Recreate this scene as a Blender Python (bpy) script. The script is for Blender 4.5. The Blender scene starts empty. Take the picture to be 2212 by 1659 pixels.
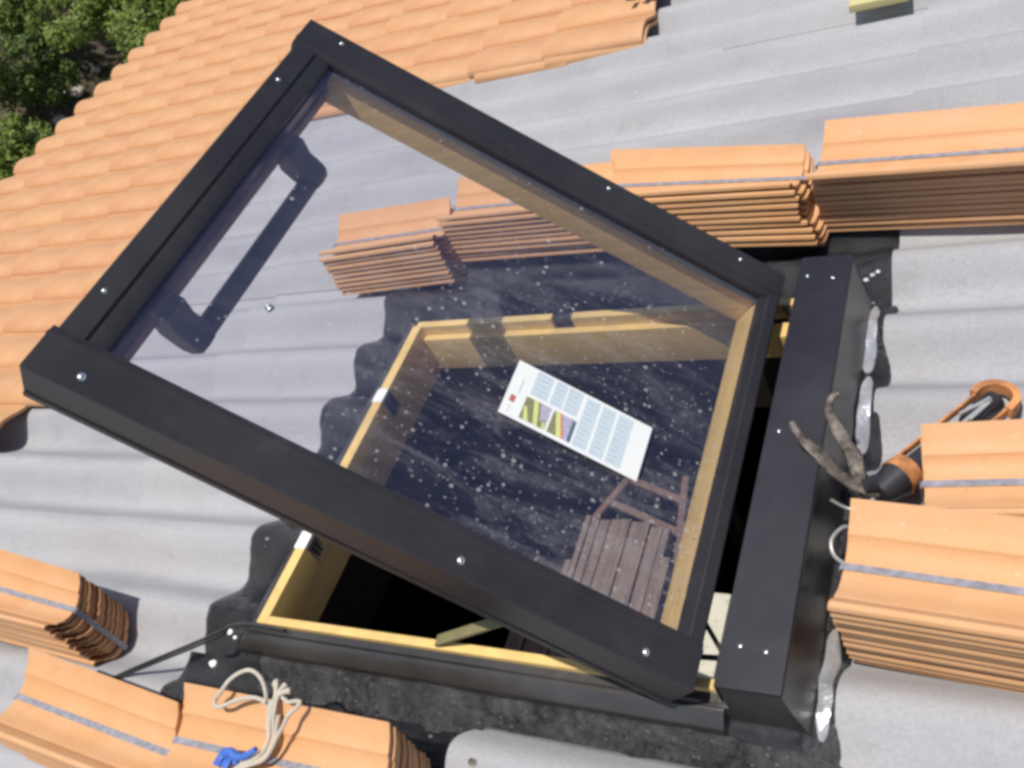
import bpy, bmesh, math, random
from mathutils import Vector, Matrix, noise
S = bpy.context.scene
C = S.collection
rnd = random.Random(7)
rad = math.radians

# ---------------------------------------------------------------- place and camera
# Everything on the roof is laid out in metres in the roof's own frame: u up the slope,
# v along the contour, n square to the roof. PITCH turns that frame into world space.
PITCH = rad(25)
HEIGHT = 5.2
c_, s_ = math.cos(PITCH), math.sin(PITCH)
M = Matrix(((c_, 0, -s_, 0), (0, 1, 0, 0), (s_, 0, c_, HEIGHT), (0, 0, 0, 1)))

cam = bpy.data.cameras.new('camera')
camo = bpy.data.objects.new('camera', cam)
C.objects.link(camo)
S.camera = camo
cam.sensor_width = 36
cam.lens = 2030.7 / 2212 * 36
cam.clip_start = 0.02
cam.clip_end = 400
right = Vector((0.86511, 0.31896, -0.38710))
down = Vector((-0.01922, -0.75010, -0.66104))
fwd = Vector((-0.50121, 0.57932, -0.64279))
R3 = Matrix((right, -down, -fwd)).transposed()
camo.matrix_world = M @ (Matrix.Translation((0, 0, 1.32)) @ R3.to_4x4())

# ---------------------------------------------------------------- light
SUN_LOCAL = Vector((-0.02, -0.22, 1)).normalized()
sun_w = (M.to_3x3() @ SUN_LOCAL).normalized()
world = bpy.data.worlds.new('World')
S.world = world
world.use_nodes = True
wt = world.node_tree
bg = wt.nodes['Background']
sky = wt.nodes.new('ShaderNodeTexSky')
sky.sky_type = 'NISHITA'
sky.sun_disc = False
sky.sun_elevation = math.asin(sun_w.z)
sky.sun_rotation = math.atan2(sun_w.x, sun_w.y)
sky.altitude = 300
wt.links.new(sky.outputs[0], bg.inputs[0])
bg.inputs[1].default_value = 0.11
sun = bpy.data.lights.new('sun', 'SUN')
sun.energy = 4.4
sun.angle = rad(0.53)
sun.color = (1.0, 0.95, 0.87)
suno = bpy.data.objects.new('sun', sun)
C.objects.link(suno)
suno.location = (0, 0, 30)
suno.rotation_euler = sun_w.to_track_quat('Z', 'Y').to_euler()
S.view_settings.view_transform = 'Standard'
S.view_settings.look = 'None'
S.view_settings.exposure = 0.0
S.view_settings.gamma = 1
S.view_settings.use_curve_mapping = False
S.render.engine = 'CYCLES'
S.cycles.pixel_filter_type = 'BLACKMAN_HARRIS'
S.cycles.filter_width = 3.4
S.cycles.max_bounces = 10
S.cycles.transparent_max_bounces = 12
S.cycles.sample_clamp_indirect = 6

# ---------------------------------------------------------------- materials
class NT:
    def __init__(s, name):
        s.m = bpy.data.materials.new(name)
        s.m.use_nodes = True
        s.t = s.m.node_tree
        s.b = s.t.nodes['Principled BSDF']
        s.out = s.t.nodes['Material Output']
        s.tc = s.t.nodes.new('ShaderNodeTexCoord')
    def n(s, kind, **kw):
        nd = s.t.nodes.new('ShaderNode' + kind)
        for k, v in kw.items(): setattr(nd, k, v)
        return nd
    def l(s, a, b): s.t.links.new(a, b)
    def mapping(s, scale=(1, 1, 1), rot=(0, 0, 0), src='Object'):
        mp = s.n('Mapping')
        mp.inputs['Scale'].default_value = scale
        mp.inputs['Rotation'].default_value = rot
        s.l(s.tc.outputs[src], mp.inputs[0])
        return mp.outputs[0]
    def noise(s, scale, detail=4, rough=0.55, vec=None, dist=0):
        nd = s.n('TexNoise')
        nd.inputs['Scale'].default_value = scale
        nd.inputs['Detail'].default_value = detail
        nd.inputs['Roughness'].default_value = rough
        nd.inputs['Distortion'].default_value = dist
        s.l(vec if vec is not None else s.tc.outputs['Object'], nd.inputs['Vector'])
        return nd.outputs['Fac']
    def ramp(s, fac, stops):
        r = s.n('ValToRGB')
        el = r.color_ramp.elements
        while len(el) < len(stops): el.new(0.5)
        for e, (p, col) in zip(el, stops):
            e.position = p
            e.color = (col, col, col, 1) if isinstance(col, (int, float)) else (*col, 1)
        s.l(fac, r.inputs[0])
        return r.outputs[0]
    def mix(s, fac, a, b, mode='MIX'):
        m = s.n('Mix', data_type='RGBA', blend_type=mode)
        for sock, val in ((m.inputs[0], fac), (m.inputs[6], a), (m.inputs[7], b)):
            if isinstance(val, (int, float)): sock.default_value = val
            elif isinstance(val, tuple): sock.default_value = (*val, 1)
            else: s.l(val, sock)
        return m.outputs[2]
    def math(s, op, a, b=0.0, clamp=False):
        m = s.n('Math', operation=op, use_clamp=clamp)
        for sock, val in ((m.inputs[0], a), (m.inputs[1], b)):
            if isinstance(val, (int, float)): sock.default_value = val
            else: s.l(val, sock)
        return m.outputs[0]
    def bump(s, h, strength=0.3, dist=0.002):
        b = s.n('Bump')
        b.inputs['Strength'].default_value = strength
        b.inputs['Distance'].default_value = dist
        s.l(h, b.inputs['Height'])
        s.l(b.outputs[0], s.b.inputs['Normal'])
    def base(s, col, rough=0.6, metal=0.0, spec=0.5):
        if isinstance(col, tuple): s.b.inputs['Base Color'].default_value = (*col, 1)
        else: s.l(col, s.b.inputs['Base Color'])
        if isinstance(rough, (int, float)): s.b.inputs['Roughness'].default_value = rough
        else: s.l(rough, s.b.inputs['Roughness'])
        s.b.inputs['Metallic'].default_value = metal
        s.b.inputs['Specular IOR Level'].default_value = spec

def simple(name, col, rough=0.5, metal=0.0, spec=0.5, vary=0.12, scale=40, bump=0.0, bd=0.001):
    t = NT(name)
    f = t.noise(scale, 5)
    lo = tuple(c * (1 - vary) for c in col); hi = tuple(min(1, c * (1 + vary)) for c in col)
    t.base(t.mix(t.ramp(f, [(0.3, 0.0), (0.7, 1.0)]), lo, hi), rough, metal, spec)
    if bump: t.bump(t.noise(scale * 6, 3), bump, bd)
    return t.m

def lacquer(name, col, rough, spec=0.5):
    t = NT(name)
    n1 = t.noise(3.5, 6, 0.7); n2 = t.noise(1.2, 5, 0.6, t.mapping((2, 14, 14))); n3 = t.noise(240, 3, 0.8)
    dust = (col[0] * 1.0 + 0.05, col[1] + 0.046, col[2] + 0.042)
    c = t.mix(t.ramp(n1, [(0.42, 0.0), (0.8, 0.38)]), col, dust)
    c = t.mix(t.ramp(n3, [(0.66, 0.0), (0.74, 0.30)]), c, tuple(x + 0.12 for x in col))
    c = t.mix(t.ramp(n2, [(0.60, 0.0), (0.75, 0.22)]), c, dust)
    r = t.n('MapRange'); r.inputs[3].default_value = rough - 0.07; r.inputs[4].default_value = rough + 0.16
    t.l(n1, r.inputs[0])
    t.base(c, r.outputs[0], 0, spec)
    t.bump(t.math('ADD', t.noise(6, 3), t.math('MULTIPLY', n3, 0.03)), 0.12, 0.004)
    return t.m

def fibre_cement():
    t = NT('fibre_cement')
    streak = t.noise(1.0, 6, 0.6, t.mapping((1.6, 9, 1)))
    blot = t.noise(2.3, 6, 0.65)
    fine = t.noise(160, 4, 0.7)
    a = t.mix(t.ramp(streak, [(0.3, 0.0), (0.72, 1.0)]), (0.275, 0.272, 0.295), (0.46, 0.455, 0.475))  # lengthwise streaks; contrast raised to paint in the corrugations' shading bands
    b = t.mix(t.ramp(blot, [(0.35, 0.0), (0.7, 1.0)]), a, (0.40, 0.395, 0.40))
    d = t.mix(t.ramp(fine, [(0.36, 0.38), (0.6, 0.0)]), b, (0.24, 0.24, 0.25))
    st = t.noise(7, 7, 0.75)
    e = t.mix(t.ramp(st, [(0.57, 0.0), (0.72, 0.5)]), d, (0.25, 0.235, 0.22))
    vor = t.n('TexVoronoi'); vor.inputs['Scale'].default_value = 9
    t.l(t.tc.outputs['Object'], vor.inputs['Vector'])
    sep = t.n('SeparateColor'); t.l(vor.outputs['Color'], sep.inputs[0])
    spot = t.math('MULTIPLY', t.math('LESS_THAN', vor.outputs['Distance'], 0.08), t.math('GREATER_THAN', sep.outputs[0], 0.8))
    e = t.mix(t.math('MULTIPLY', spot, 0.35), e, (0.55, 0.55, 0.55))
    rnd_ = t.n('ObjectInfo')
    e = t.mix(0.10, e, t.mix(rnd_.outputs['Random'], (0.27, 0.27, 0.28), (0.52, 0.52, 0.52)))
    t.base(e, 0.92, 0, 0.25)
    t.bump(t.math('ADD', t.noise(30, 5, 0.7), t.math('MULTIPLY', fine, 0.5)), 0.25, 0.002)
    return t.m

def clay(name, col, vary=0.5):
    t = NT(name)
    oi = t.n('ObjectInfo')
    c1 = tuple(a * b for a, b in zip(col, (0.94, 0.86, 0.90)))
    c2 = tuple(min(1, a * b) for a, b in zip(col, (1.06, 1.12, 1.16)))
    a = t.mix(t.math('MULTIPLY', oi.outputs['Random'], vary), col, c1)
    n1 = t.noise(9, 5, 0.6)
    b = t.mix(t.ramp(n1, [(0.35, 0.0), (0.7, 0.7)]), a, c2)
    n2 = t.noise(14, 6, 0.7, t.mapping((0.6, 6, 1)))
    c = t.mix(t.ramp(n2, [(0.5, 0.0), (0.75, 0.30)]), b, tuple(x * 0.72 for x in col))
    n3 = t.noise(220, 3, 0.7)
    d = t.mix(t.ramp(n3, [(0.3, 0.25), (0.5, 0.0)]), c, tuple(x * 0.55 for x in col))
    n4 = t.noise(60, 3, 0.6)
    d = t.mix(t.ramp(n4, [(0.66, 0.0), (0.76, 0.4)]), d, (0.70, 0.52, 0.40))
    n5 = t.noise(4.5, 5, 0.65, t.mapping((1, 2.2, 1)))
    d = t.mix(t.ramp(n5, [(0.48, 0.0), (0.70, 0.38)]), d, (0.60, 0.39, 0.24))
    n6 = t.noise(26, 6, 0.75)
    d = t.mix(t.ramp(n6, [(0.64, 0.0), (0.74, 0.35)]), d, tuple(x * 0.45 for x in col))
    t.base(d, t.ramp(n1, [(0.3, 0.50), (0.7, 0.68)]), 0, 0.42)
    t.bump(t.math('ADD', n3, t.math('MULTIPLY', t.noise(35, 4), 1.5)), 0.18, 0.001)
    return t.m

def bitumen():
    t = NT('bitumen')
    n1 = t.noise(20, 6, 0.7); n2 = t.noise(140, 4, 0.75); n3 = t.noise(5, 5, 0.6)
    g = t.mix(t.ramp(n3, [(0.35, 0.0), (0.7, 1.0)]), (0.008, 0.0085, 0.011), (0.020, 0.021, 0.026))
    g = t.mix(t.ramp(n1, [(0.60, 0.0), (0.78, 0.45)]), g, (0.07, 0.068, 0.07))
    g = t.mix(t.ramp(n2, [(0.64, 0.0), (0.74, 0.25)]), g, (0.2, 0.2, 0.2))
    t.base(g, t.ramp(n3, [(0.35, 0.07), (0.7, 0.20)]), 0, 0.65)
    t.bump(t.math('ADD', t.math('MULTIPLY', t.noise(11, 3), 2.0), t.math('ADD', n1, t.math('MULTIPLY', n2, 0.35))), 1.0, 0.012)
    return t.m

def rough_bitumen():
    t = NT('granular_bitumen')
    n1 = t.noise(45, 6, 0.75); n2 = t.noise(170, 4, 0.8); n3 = t.noise(9, 5, 0.6)
    g = t.mix(t.ramp(n1, [(0.36, 0.0), (0.68, 1.0)]), (0.010, 0.010, 0.012), (0.10, 0.098, 0.102))
    g = t.mix(t.ramp(n3, [(0.45, 0.0), (0.8, 0.5)]), g, (0.15, 0.147, 0.152))
    v = t.n('TexVoronoi'); v.inputs['Scale'].default_value = 150
    t.l(t.tc.outputs['Object'], v.inputs['Vector'])
    sp = t.n('SeparateColor'); t.l(v.outputs['Color'], sp.inputs[0])
    k = t.math('MULTIPLY', t.math('LESS_THAN', v.outputs['Distance'], 0.32), t.math('GREATER_THAN', sp.outputs[0], 0.93))
    g = t.mix(t.math('MULTIPLY', k, 0.5), g, (0.3, 0.3, 0.3))  # sparkle of the surface painted in as pale dots
    t.base(g, t.ramp(n3, [(0.35, 0.10), (0.7, 0.30)]), 0, 0.8)
    t.bump(t.math('ADD', t.math('MULTIPLY', t.noise(26, 4, 0.7), 1.6), t.math('ADD', n1, t.math('MULTIPLY', n2, 0.4))), 1.0, 0.012)
    return t.m

def glass_mat():
    t = NT('dusty_glass')
    for nd in (t.b,): t.t.nodes.remove(nd)
    tr = t.n('BsdfTransparent'); tr.inputs[0].default_value = (0.960, 0.962, 0.975, 1)
    gl = t.n('BsdfGlossy'); gl.inputs['Roughness'].default_value = 0.015
    gl.inputs[0].default_value = (0.74, 0.66, 0.98, 1)   # blue-violet tint deepens the colour of the reflected sky
    ge = t.n('NewGeometry'); dt = t.n('VectorMath', operation='DOT_PRODUCT')
    t.l(ge.outputs['Incoming'], dt.inputs[0]); t.l(ge.outputs['Normal'], dt.inputs[1])
    inv = t.math('SUBTRACT', 1.0, t.math('ABSOLUTE', dt.outputs['Value']), True)
    schlick = t.math('ADD', 0.080, t.math('MULTIPLY', t.math('POWER', inv, 5.0), 0.95), True)
    m1 = t.n('MixShader')
    t.l(schlick, m1.inputs[0]); t.l(tr.outputs[0], m1.inputs[1]); t.l(gl.outputs[0], m1.inputs[2])
    df = t.n('BsdfDiffuse'); df.inputs[0].default_value = (0.62, 0.60, 0.58, 1)
    def dots(scale, r, thr, dens):
        v = t.n('TexVoronoi'); v.inputs['Scale'].default_value = scale
        t.l(t.mapping((1, 1, 0.001)), v.inputs['Vector'])
        sp = t.n('SeparateColor'); t.l(v.outputs['Color'], sp.inputs[0])
        rr = t.math('MULTIPLY', sp.outputs[1], r)
        d = t.math('SUBTRACT', rr, v.outputs['Distance'])
        d = t.math('MULTIPLY', d, 9, True)
        keep = t.math('LESS_THAN', sp.outputs[0], t.math('MULTIPLY', dens, thr))
        return t.math('MULTIPLY', d, keep)
    # more splashes towards the middle and the hinge end of the pane
    sx = t.n('SeparateXYZ'); t.l(t.tc.outputs['Object'], sx.inputs[0])
    ddx = t.math('SUBTRACT', sx.outputs[0], 0.30); ddy = t.math('SUBTRACT', sx.outputs[1], 0.72)
    rr2 = t.math('ADD', t.math('MULTIPLY', ddx, ddx), t.math('MULTIPLY', t.math('MULTIPLY', ddy, ddy), 0.9))
    dens = t.math('SUBTRACT', 1.0, t.math('MULTIPLY', rr2, 4.6), True)
    dens = t.math('ADD', t.math('MULTIPLY', dens, 0.95), 0.12)
    a = dots(75, 0.32, 0.60, dens); b = dots(150, 0.42, 0.55, dens); c = dots(32, 0.17, 0.34, dens)
    top = t.math('GREATER_THAN', sx.outputs[2], 0.0)
    k = t.math('MAXIMUM', t.math('MAXIMUM', t.math('MULTIPLY', a, 0.50), t.math('MULTIPLY', b, 0.30)), t.math('MULTIPLY', c, 0.6))
    sm = t.noise(5, 6, 0.75, t.mapping((1.2, 5, 0.001), (0, 0, 0.5)), 0.6)
    smk = t.math('MULTIPLY', t.ramp(sm, [(0.46, 0.0), (0.75, 0.34)]), dens)
    fine = t.noise(150, 4, 0.8)
    smk = t.math('MULTIPLY', smk, t.ramp(fine, [(0.38, 0.25), (0.62, 1.0)]))
    wipe = t.noise(4, 5, 0.6, t.mapping((0.7, 9, 0.001), (0, 0, -0.35)), 0.3)
    film = t.math('MULTIPLY', t.math('MULTIPLY', t.noise(2.2, 4), t.ramp(wipe, [(0.4, 0.4), (0.68, 1.0)])), 0.085)
    k = t.math('MULTIPLY', t.math('ADD', t.math('MAXIMUM', k, smk), film, True), top)
    m2 = t.n('MixShader')
    t.l(k, m2.inputs[0]); t.l(m1.outputs[0], m2.inputs[1]); t.l(df.outputs[0], m2.inputs[2])
    t.l(m2.outputs[0], t.out.inputs[0])
    return t.m

def wood(name, col, axis_scale=(2, 30, 30), rough=0.5, dark=0.72):
    t = NT(name)
    n = t.noise(3, 6, 0.6, t.mapping(axis_scale), 0.8)
    g = t.mix(t.ramp(n, [(0.3, 0.0), (0.7, 1.0)]), tuple(c * dark for c in col), col)
    t.base(g, rough, 0, 0.4)
    t.bump(n, 0.1, 0.001)
    return t.m

def leaf_mat(name, c1, c2):
    t = NT(name)
    g = t.n('NewGeometry')
    col = t.mix(g.outputs['Random Per Island'], c1, c2)
    t.base(col, 0.55, 0, 0.35)
    tl = t.n('BsdfTranslucent'); t.l(col, tl.inputs[0])
    mx = t.n('MixShader'); mx.inputs[0].default_value = 0.3
    t.l(t.b.outputs[0], mx.inputs[1]); t.l(tl.outputs[0], mx.inputs[2]); t.l(mx.outputs[0], t.out.inputs[0])
    return t.m

def soil():
    t = NT('soil')
    a = t.noise(1.2, 8, 0.7); b = t.noise(14, 6, 0.75)
    g = t.mix(t.ramp(a, [(0.35, 0.0), (0.65, 1.0)]), (0.05, 0.036, 0.025), (0.16, 0.12, 0.085))
    g = t.mix(t.ramp(b, [(0.4, 0.0), (0.7, 0.6)]), g, (0.05, 0.06, 0.03))
    t.base(g, 0.95, 0, 0.2)
    t.bump(b, 0.8, 0.04)
    return t.m

MAT = dict(
    roof=fibre_cement(),
    tile=clay('terracotta_laid', (0.56, 0.300, 0.142), 0.9),
    bundle=clay('terracotta_new', (0.62, 0.325, 0.145), 0.55),
    strap=simple('grey_strap', (0.26, 0.255, 0.285), 0.28, 0.0, 0.8, 0.3, 90),
    bit=bitumen(), rbit=rough_bitumen(),
    foil=simple('aluminium_foil', (0.66, 0.66, 0.68), 0.32, 0.6, 0.5, 0.35, 12, 0.6, 0.004),
    black=lacquer('black_lacquer', (0.020, 0.0175, 0.019), 0.36, 0.55),
    flange=simple('frame_cover', (0.036, 0.032, 0.030), 0.30, 0.0, 0.8, 0.45, 7, 0.25, 0.004),
    cap=lacquer('slate_grey_lacquer', (0.014, 0.013, 0.020), 0.50, 0.36),
    pine=wood('varnished_pine', (0.84, 0.58, 0.215), (4, 4, 60), 0.3, 0.70),
    glass=glass_mat(),
    handle=simple('handle_grey', (0.085, 0.085, 0.095), 0.4, 0.0, 0.5),
    screw=simple('bright_screw', (0.8, 0.8, 0.78), 0.22, 0.9, 0.5),
    white=simple('white_plastic', (0.80, 0.80, 0.80), 0.4),
    zinc=simple('zinc_plate', (0.42, 0.43, 0.46), 0.3, 0.9),
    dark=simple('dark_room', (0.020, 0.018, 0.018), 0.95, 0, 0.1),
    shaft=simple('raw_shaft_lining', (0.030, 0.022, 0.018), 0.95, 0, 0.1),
    cream=simple('cream_plaster', (0.72, 0.69, 0.56), 0.9, 0, 0.2, 0.05),
    render_=simple('rendered_wall', (0.55, 0.50, 0.42), 0.9, 0, 0.2),
    plank=wood('old_planks', (0.31, 0.235, 0.19), (25, 2, 25), 0.8, 0.55),
    ladder=wood('red_brown_wood', (0.24, 0.15, 0.12), (25, 2, 25), 0.7, 0.7),
    rope=simple('cream_cord', (0.66, 0.60, 0.50), 0.9, 0, 0.2, 0.12, 300, 0.8, 0.002),
    blue=simple('blue_plastic', (0.055, 0.15, 0.52), 0.45),
    cable=simple('black_rubber', (0.03, 0.03, 0.032), 0.5),
    orange=simple('orange_lacquer', (0.52, 0.22, 0.085), 0.62, 0, 0.4, 0.5, 35, 0.3, 0.001),
    dirty=simple('dirty_steel', (0.17, 0.145, 0.12), 0.36, 0.75, 0.5, 0.8, 60, 0.9, 0.003),
    cart=simple('dark_cartridge', (0.03, 0.028, 0.032), 0.4, 0, 0.5, 0.3, 30),
    silver=simple('silver_rod', (0.62, 0.62, 0.60), 0.4, 0.6, 0.5),
    olive=simple('olive_batten', (0.20, 0.18, 0.085), 0.6),
    board=wood('pale_board', (0.56, 0.50, 0.24), (3, 30, 30), 0.8, 0.9),
    paper=simple('label_paper', (0.80, 0.81, 0.78), 0.55, 0, 0.3, 0.02),
    pblue=simple('label_blue_block', (0.55, 0.63, 0.68), 0.55, 0, 0.3, 0.12, 300),
    pyel=simple('label_yellow', (0.66, 0.66, 0.26), 0.55, 0, 0.3, 0.05),
    polive=simple('label_olive', (0.24, 0.24, 0.12), 0.55, 0, 0.3, 0.2, 200),
    pvio=simple('label_violet', (0.44, 0.40, 0.50), 0.55, 0, 0.3, 0.3, 200),
    pred=simple('label_red', (0.50, 0.13, 0.14), 0.55, 0, 0.3, 0.05),
    pora=simple('label_orange', (0.70, 0.22, 0.10), 0.55, 0, 0.3, 0.05),
    pslate=simple('label_slate', (0.10, 0.16, 0.22), 0.55, 0, 0.3, 0.05),
    pgrey=simple('label_grey', (0.38, 0.38, 0.38), 0.55, 0, 0.3, 0.05),
    leafa=leaf_mat('leaves_mid_green', (0.05, 0.095, 0.016), (0.17, 0.23, 0.05)),
    leafb=leaf_mat('leaves_light_green', (0.08, 0.145, 0.018), (0.28, 0.34, 0.07)),
    leafc=leaf_mat('leaves_grey_green', (0.04, 0.07, 0.03), (0.14, 0.17, 0.08)),
    bark=simple('bark', (0.11, 0.085, 0.065), 0.9, 0, 0.2, 0.3, 30, 0.8, 0.01),
    rock=simple('pale_rock', (0.52, 0.46, 0.39), 0.9, 0, 0.2, 0.3, 6, 0.8, 0.02),
    soil=soil(),
    flakes=simple('dark_brown_flakes', (0.045, 0.028, 0.018), 0.9, 0, 0.2, 0.4),
)

# ---------------------------------------------------------------- mesh building
class MB:
    """collects geometry in the roof frame (or any frame) and links it as one mesh object"""
    def __init__(s): s.v = []; s.f = []; s.m = []; s.mats = []
    def mi(s, key):
        if key not in s.mats: s.mats.append(key)
        return s.mats.index(key)
    def add(s, vs, fs, key):
        o = len(s.v); i = s.mi(key)
        s.v += [Vector(v) for v in vs]
        for f in fs: s.f.append([o + k for k in f]); s.m.append(i)
    def box(s, lo, hi, key, bev=0.0, frame=None):
        bm = bmesh.new()
        bmesh.ops.create_cube(bm, size=1)
        for v in bm.verts:
            v.co = Vector([(lo[i] + hi[i]) / 2 + v.co[i] * (hi[i] - lo[i]) for i in range(3)])
        if bev: bmesh.ops.bevel(bm, geom=bm.edges[:], offset=bev, segments=2, affect='EDGES', profile=0.7)
        s.from_bm(bm, key, frame)
    def from_bm(s, bm, key, frame=None):
        bm.verts.index_update()
        vs = [(frame @ v.co if frame else v.co.copy()) for v in bm.verts]
        fs = [[v.index for v in f.verts] for f in bm.faces]
        bm.free()
        s.add(vs, fs, key)
    def bar(s, a, b, w, h, key, up=Vector((0, 0, 1)), bev=0.0):
        a, b, up = Vector(a), Vector(b), Vector(up)
        x = (b - a); L = x.length; x.normalize()
        y = up.cross(x).normalized(); z = x.cross(y)
        fr = Matrix((x, y, z)).transposed().to_4x4(); fr.translation = a
        s.box((0, -w / 2, -h / 2), (L, w / 2, h / 2), key, bev, fr)
    def tube(s, pts, r, key, seg=8, smoothpts=True):
        P = [Vector(p) for p in pts]
        if smoothpts and len(P) > 2:
            Q = []
            for i in range(len(P) - 1):
                p0 = P[max(i - 1, 0)]; p1 = P[i]; p2 = P[i + 1]; p3 = P[min(i + 2, len(P) - 1)]
                for k in range(4):
                    t = k / 4
                    Q.append(0.5 * ((2 * p1) + (-p0 + p2) * t + (2 * p0 - 5 * p1 + 4 * p2 - p3) * t * t + (-p0 + 3 * p1 - 3 * p2 + p3) * t ** 3))
            Q.append(P[-1]); P = Q
        n = len(P)
        rr = r if callable(r) else (lambda t: r)
        vs = []; fs = []
        ref = Vector((0.3, 0.2, 1)).normalized()
        for i, p in enumerate(P):
            d = (P[min(i + 1, n - 1)] - P[max(i - 1, 0)]).normalized()
            a = d.cross(ref)
            if a.length < 1e-3: a = d.cross(Vector((1, 0, 0)))
            a.normalize(); b = d.cross(a).normalized(); ref = a.cross(d).normalized() if False else ref
            q = rr(i / max(1, n - 1))
            for k in range(seg):
                an = 2 * math.pi * k / seg
                vs.append(p + a * math.cos(an) * q + b * math.sin(an) * q)
        for i in range(n - 1):
            for k in range(seg):
                k2 = (k + 1) % seg
                fs.append([i * seg + k, i * seg + k2, (i + 1) * seg + k2, (i + 1) * seg + k])
        fs.append(list(range(seg))[::-1]); fs.append([(n - 1) * seg + k for k in range(seg)])
        s.add(vs, fs, key)
    def dome(s, p, axis, r, h, key, seg=10, rings=3):
        p = Vector(p); ax = Vector(axis).normalized()
        a = ax.orthogonal().normalized(); b = ax.cross(a)
        vs = []; fs = []
        for j in range(rings):
            t = j / rings * math.pi / 2
            for k in range(seg):
                an = 2 * math.pi * k / seg
                vs.append(p + (a * math.cos(an) + b * math.sin(an)) * r * math.cos(t) + ax * h * math.sin(t))
        vs.append(p + ax * h)
        for j in range(rings - 1):
            for k in range(seg):
                k2 = (k + 1) % seg
                fs.append([j * seg + k, j * seg + k2, (j + 1) * seg + k2, (j + 1) * seg + k])
        for k in range(seg): fs.append([(rings - 1) * seg + k, (rings - 1) * seg + (k + 1) % seg, rings * seg])
        s.add(vs, fs, key)
    def loft(s, rows, key, caps=True, closed=True):
        """rows: list of equal-length point loops"""
        n = len(rows[0]); vs = [p for r in rows for p in r]; fs = []
        for i in range(len(rows) - 1):
            for k in range(n if closed else n - 1):
                k2 = (k + 1) % n
                fs.append([i * n + k, (i + 1) * n + k, (i + 1) * n + k2, i * n + k2])
        if caps and closed:
            fs.append(list(range(n))); fs.append([(len(rows) - 1) * n + k for k in range(n)][::-1])
        s.add(vs, fs, key)
    def mesh(s, name, base=Vector((0, 0, 0)), sharp=35, smooth=True):
        me = bpy.data.meshes.new(name)
        me.from_pydata([v - base for v in s.v], [], s.f)
        for k in s.mats: me.materials.append(MAT[k])
        me.polygons.foreach_set('material_index', s.m)
        bm = bmesh.new(); bm.from_mesh(me)
        bmesh.ops.recalc_face_normals(bm, faces=bm.faces)
        bm.to_mesh(me); bm.free()
        if smooth:
            me.shade_smooth()
            me.set_sharp_from_angle(angle=rad(sharp))
        me.update()
        return me

def obj(name, data, parent=None, mat=None):
    o = bpy.data.objects.new(name, data)
    C.objects.link(o)
    if parent is not None: o.parent = parent
    if mat is not None: o.matrix_world = mat
    return o

def tag(o, label=None, cat=None, group=None, kind=None):
    if label and not kind: kind = 'thing'
    if label: o['label'] = label
    if cat: o['category'] = cat
    if group: o['group'] = group
    if kind: o['kind'] = kind
    return o

class Thing:
    """an Empty standing on the roof at base (roof frame), with parts as children"""
    def __init__(s, name, base, label, cat, group=None, rz=0.0):
        s.base = Vector(base)
        s.o = obj(name, None)
        s.o.empty_display_size = 0.05
        s.o.matrix_world = M @ Matrix.Translation(s.base) @ Matrix.Rotation(rz, 4, 'Z')
        tag(s.o, label, cat, group)
    def part(s, name, mb, parent=None, **kw):
        return obj(name, mb.mesh(name, s.base, **kw), parent or s.o)

def single(name, mb, base, label, cat, group=None, **kw):
    base = Vector(base)
    return tag(obj(name, mb.mesh(name, base, **kw), None, M @ Matrix.Translation(base)), label, cat, group)

# ---------------------------------------------------------------- the roof
PW, AMP, CREST = 0.1775, 0.0275, 0.56
def wave(v): return 0.0175 + AMP * math.cos(2 * math.pi * (v - CREST) / PW)

HOLE = (-1.30, -0.31, 0.50, 1.30)          # rough opening in the sheets
roof = obj('corrugated_roof', None, None, M.copy())
tag(roof, kind='structure')

def sheet_mesh(u0, u1, v0, v1, dz=0.0, step=PW / 12, us=0.25, hole=None, corner=0.0, th=0.006, warp=0.0):
    mb = MB()
    ul = [u0]
    cuts = [hole[0], hole[1]] if hole else []
    u = u0
    while u < u1 - 1e-6:
        u = min(u + us, u1)
        for c in cuts:
            if ul[-1] < c - 1e-6 < u - 1e-6: ul.append(c)
        ul.append(u)
    nv = max(2, int(round((v1 - v0) / step)))
    vl = [v0 + (v1 - v0) * i / nv for i in range(nv + 1)]
    idx = {}
    vs = []; fs = []
    def vert(i, j, k):
        key = (i, j, k)
        if key not in idx:
            uu, vv = ul[i], vl[j]
            if corner and i == 0:
                dd = max(0.0, corner - (v1 - vv))
                uu = u0 + corner - math.sqrt(max(0, corner ** 2 - dd ** 2))
            z = wave(vv) + dz + warp * (vv - v0) - (th if k else 0)
            z += 0.0015 * noise.noise(Vector((uu * 3, vv * 3, dz * 50)))
            idx[key] = len(vs); vs.append((uu, vv, z))
        return idx[key]
    def inside(i, j):
        if not hole: return False
        cu, cv = (ul[i] + ul[i + 1]) / 2, (vl[j] + vl[j + 1]) / 2
        return hole[0] < cu < hole[1] and hole[2] < cv < hole[3]
    nu = len(ul) - 1
    for i in range(nu):
        for j in range(nv):
            if inside(i, j): continue
            fs.append([vert(i, j, 0), vert(i + 1, j, 0), vert(i + 1, j + 1, 0), vert(i, j + 1, 0)])
            fs.append([vert(i, j, 1), vert(i, j + 1, 1), vert(i + 1, j + 1, 1), vert(i + 1, j, 1)])
            for a, b, o_ in (((i, j), (i + 1, j), (i, j - 1)), ((i + 1, j + 1), (i, j + 1), (i, j + 1)),
                             ((i, j + 1), (i, j), (i - 1, j)), ((i + 1, j), (i + 1, j + 1), (i + 1, j))):
                oi, oj = o_
                if oi < 0 or oi >= nu or oj < 0 or oj >= nv or inside(oi, oj):
                    fs.append([vert(*a, 0), vert(*a, 1), vert(*b, 1), vert(*b, 0)])
    mb.add(vs, fs, 'roof')
    return mb.mesh('roof_sheet', sharp=50)

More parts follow.
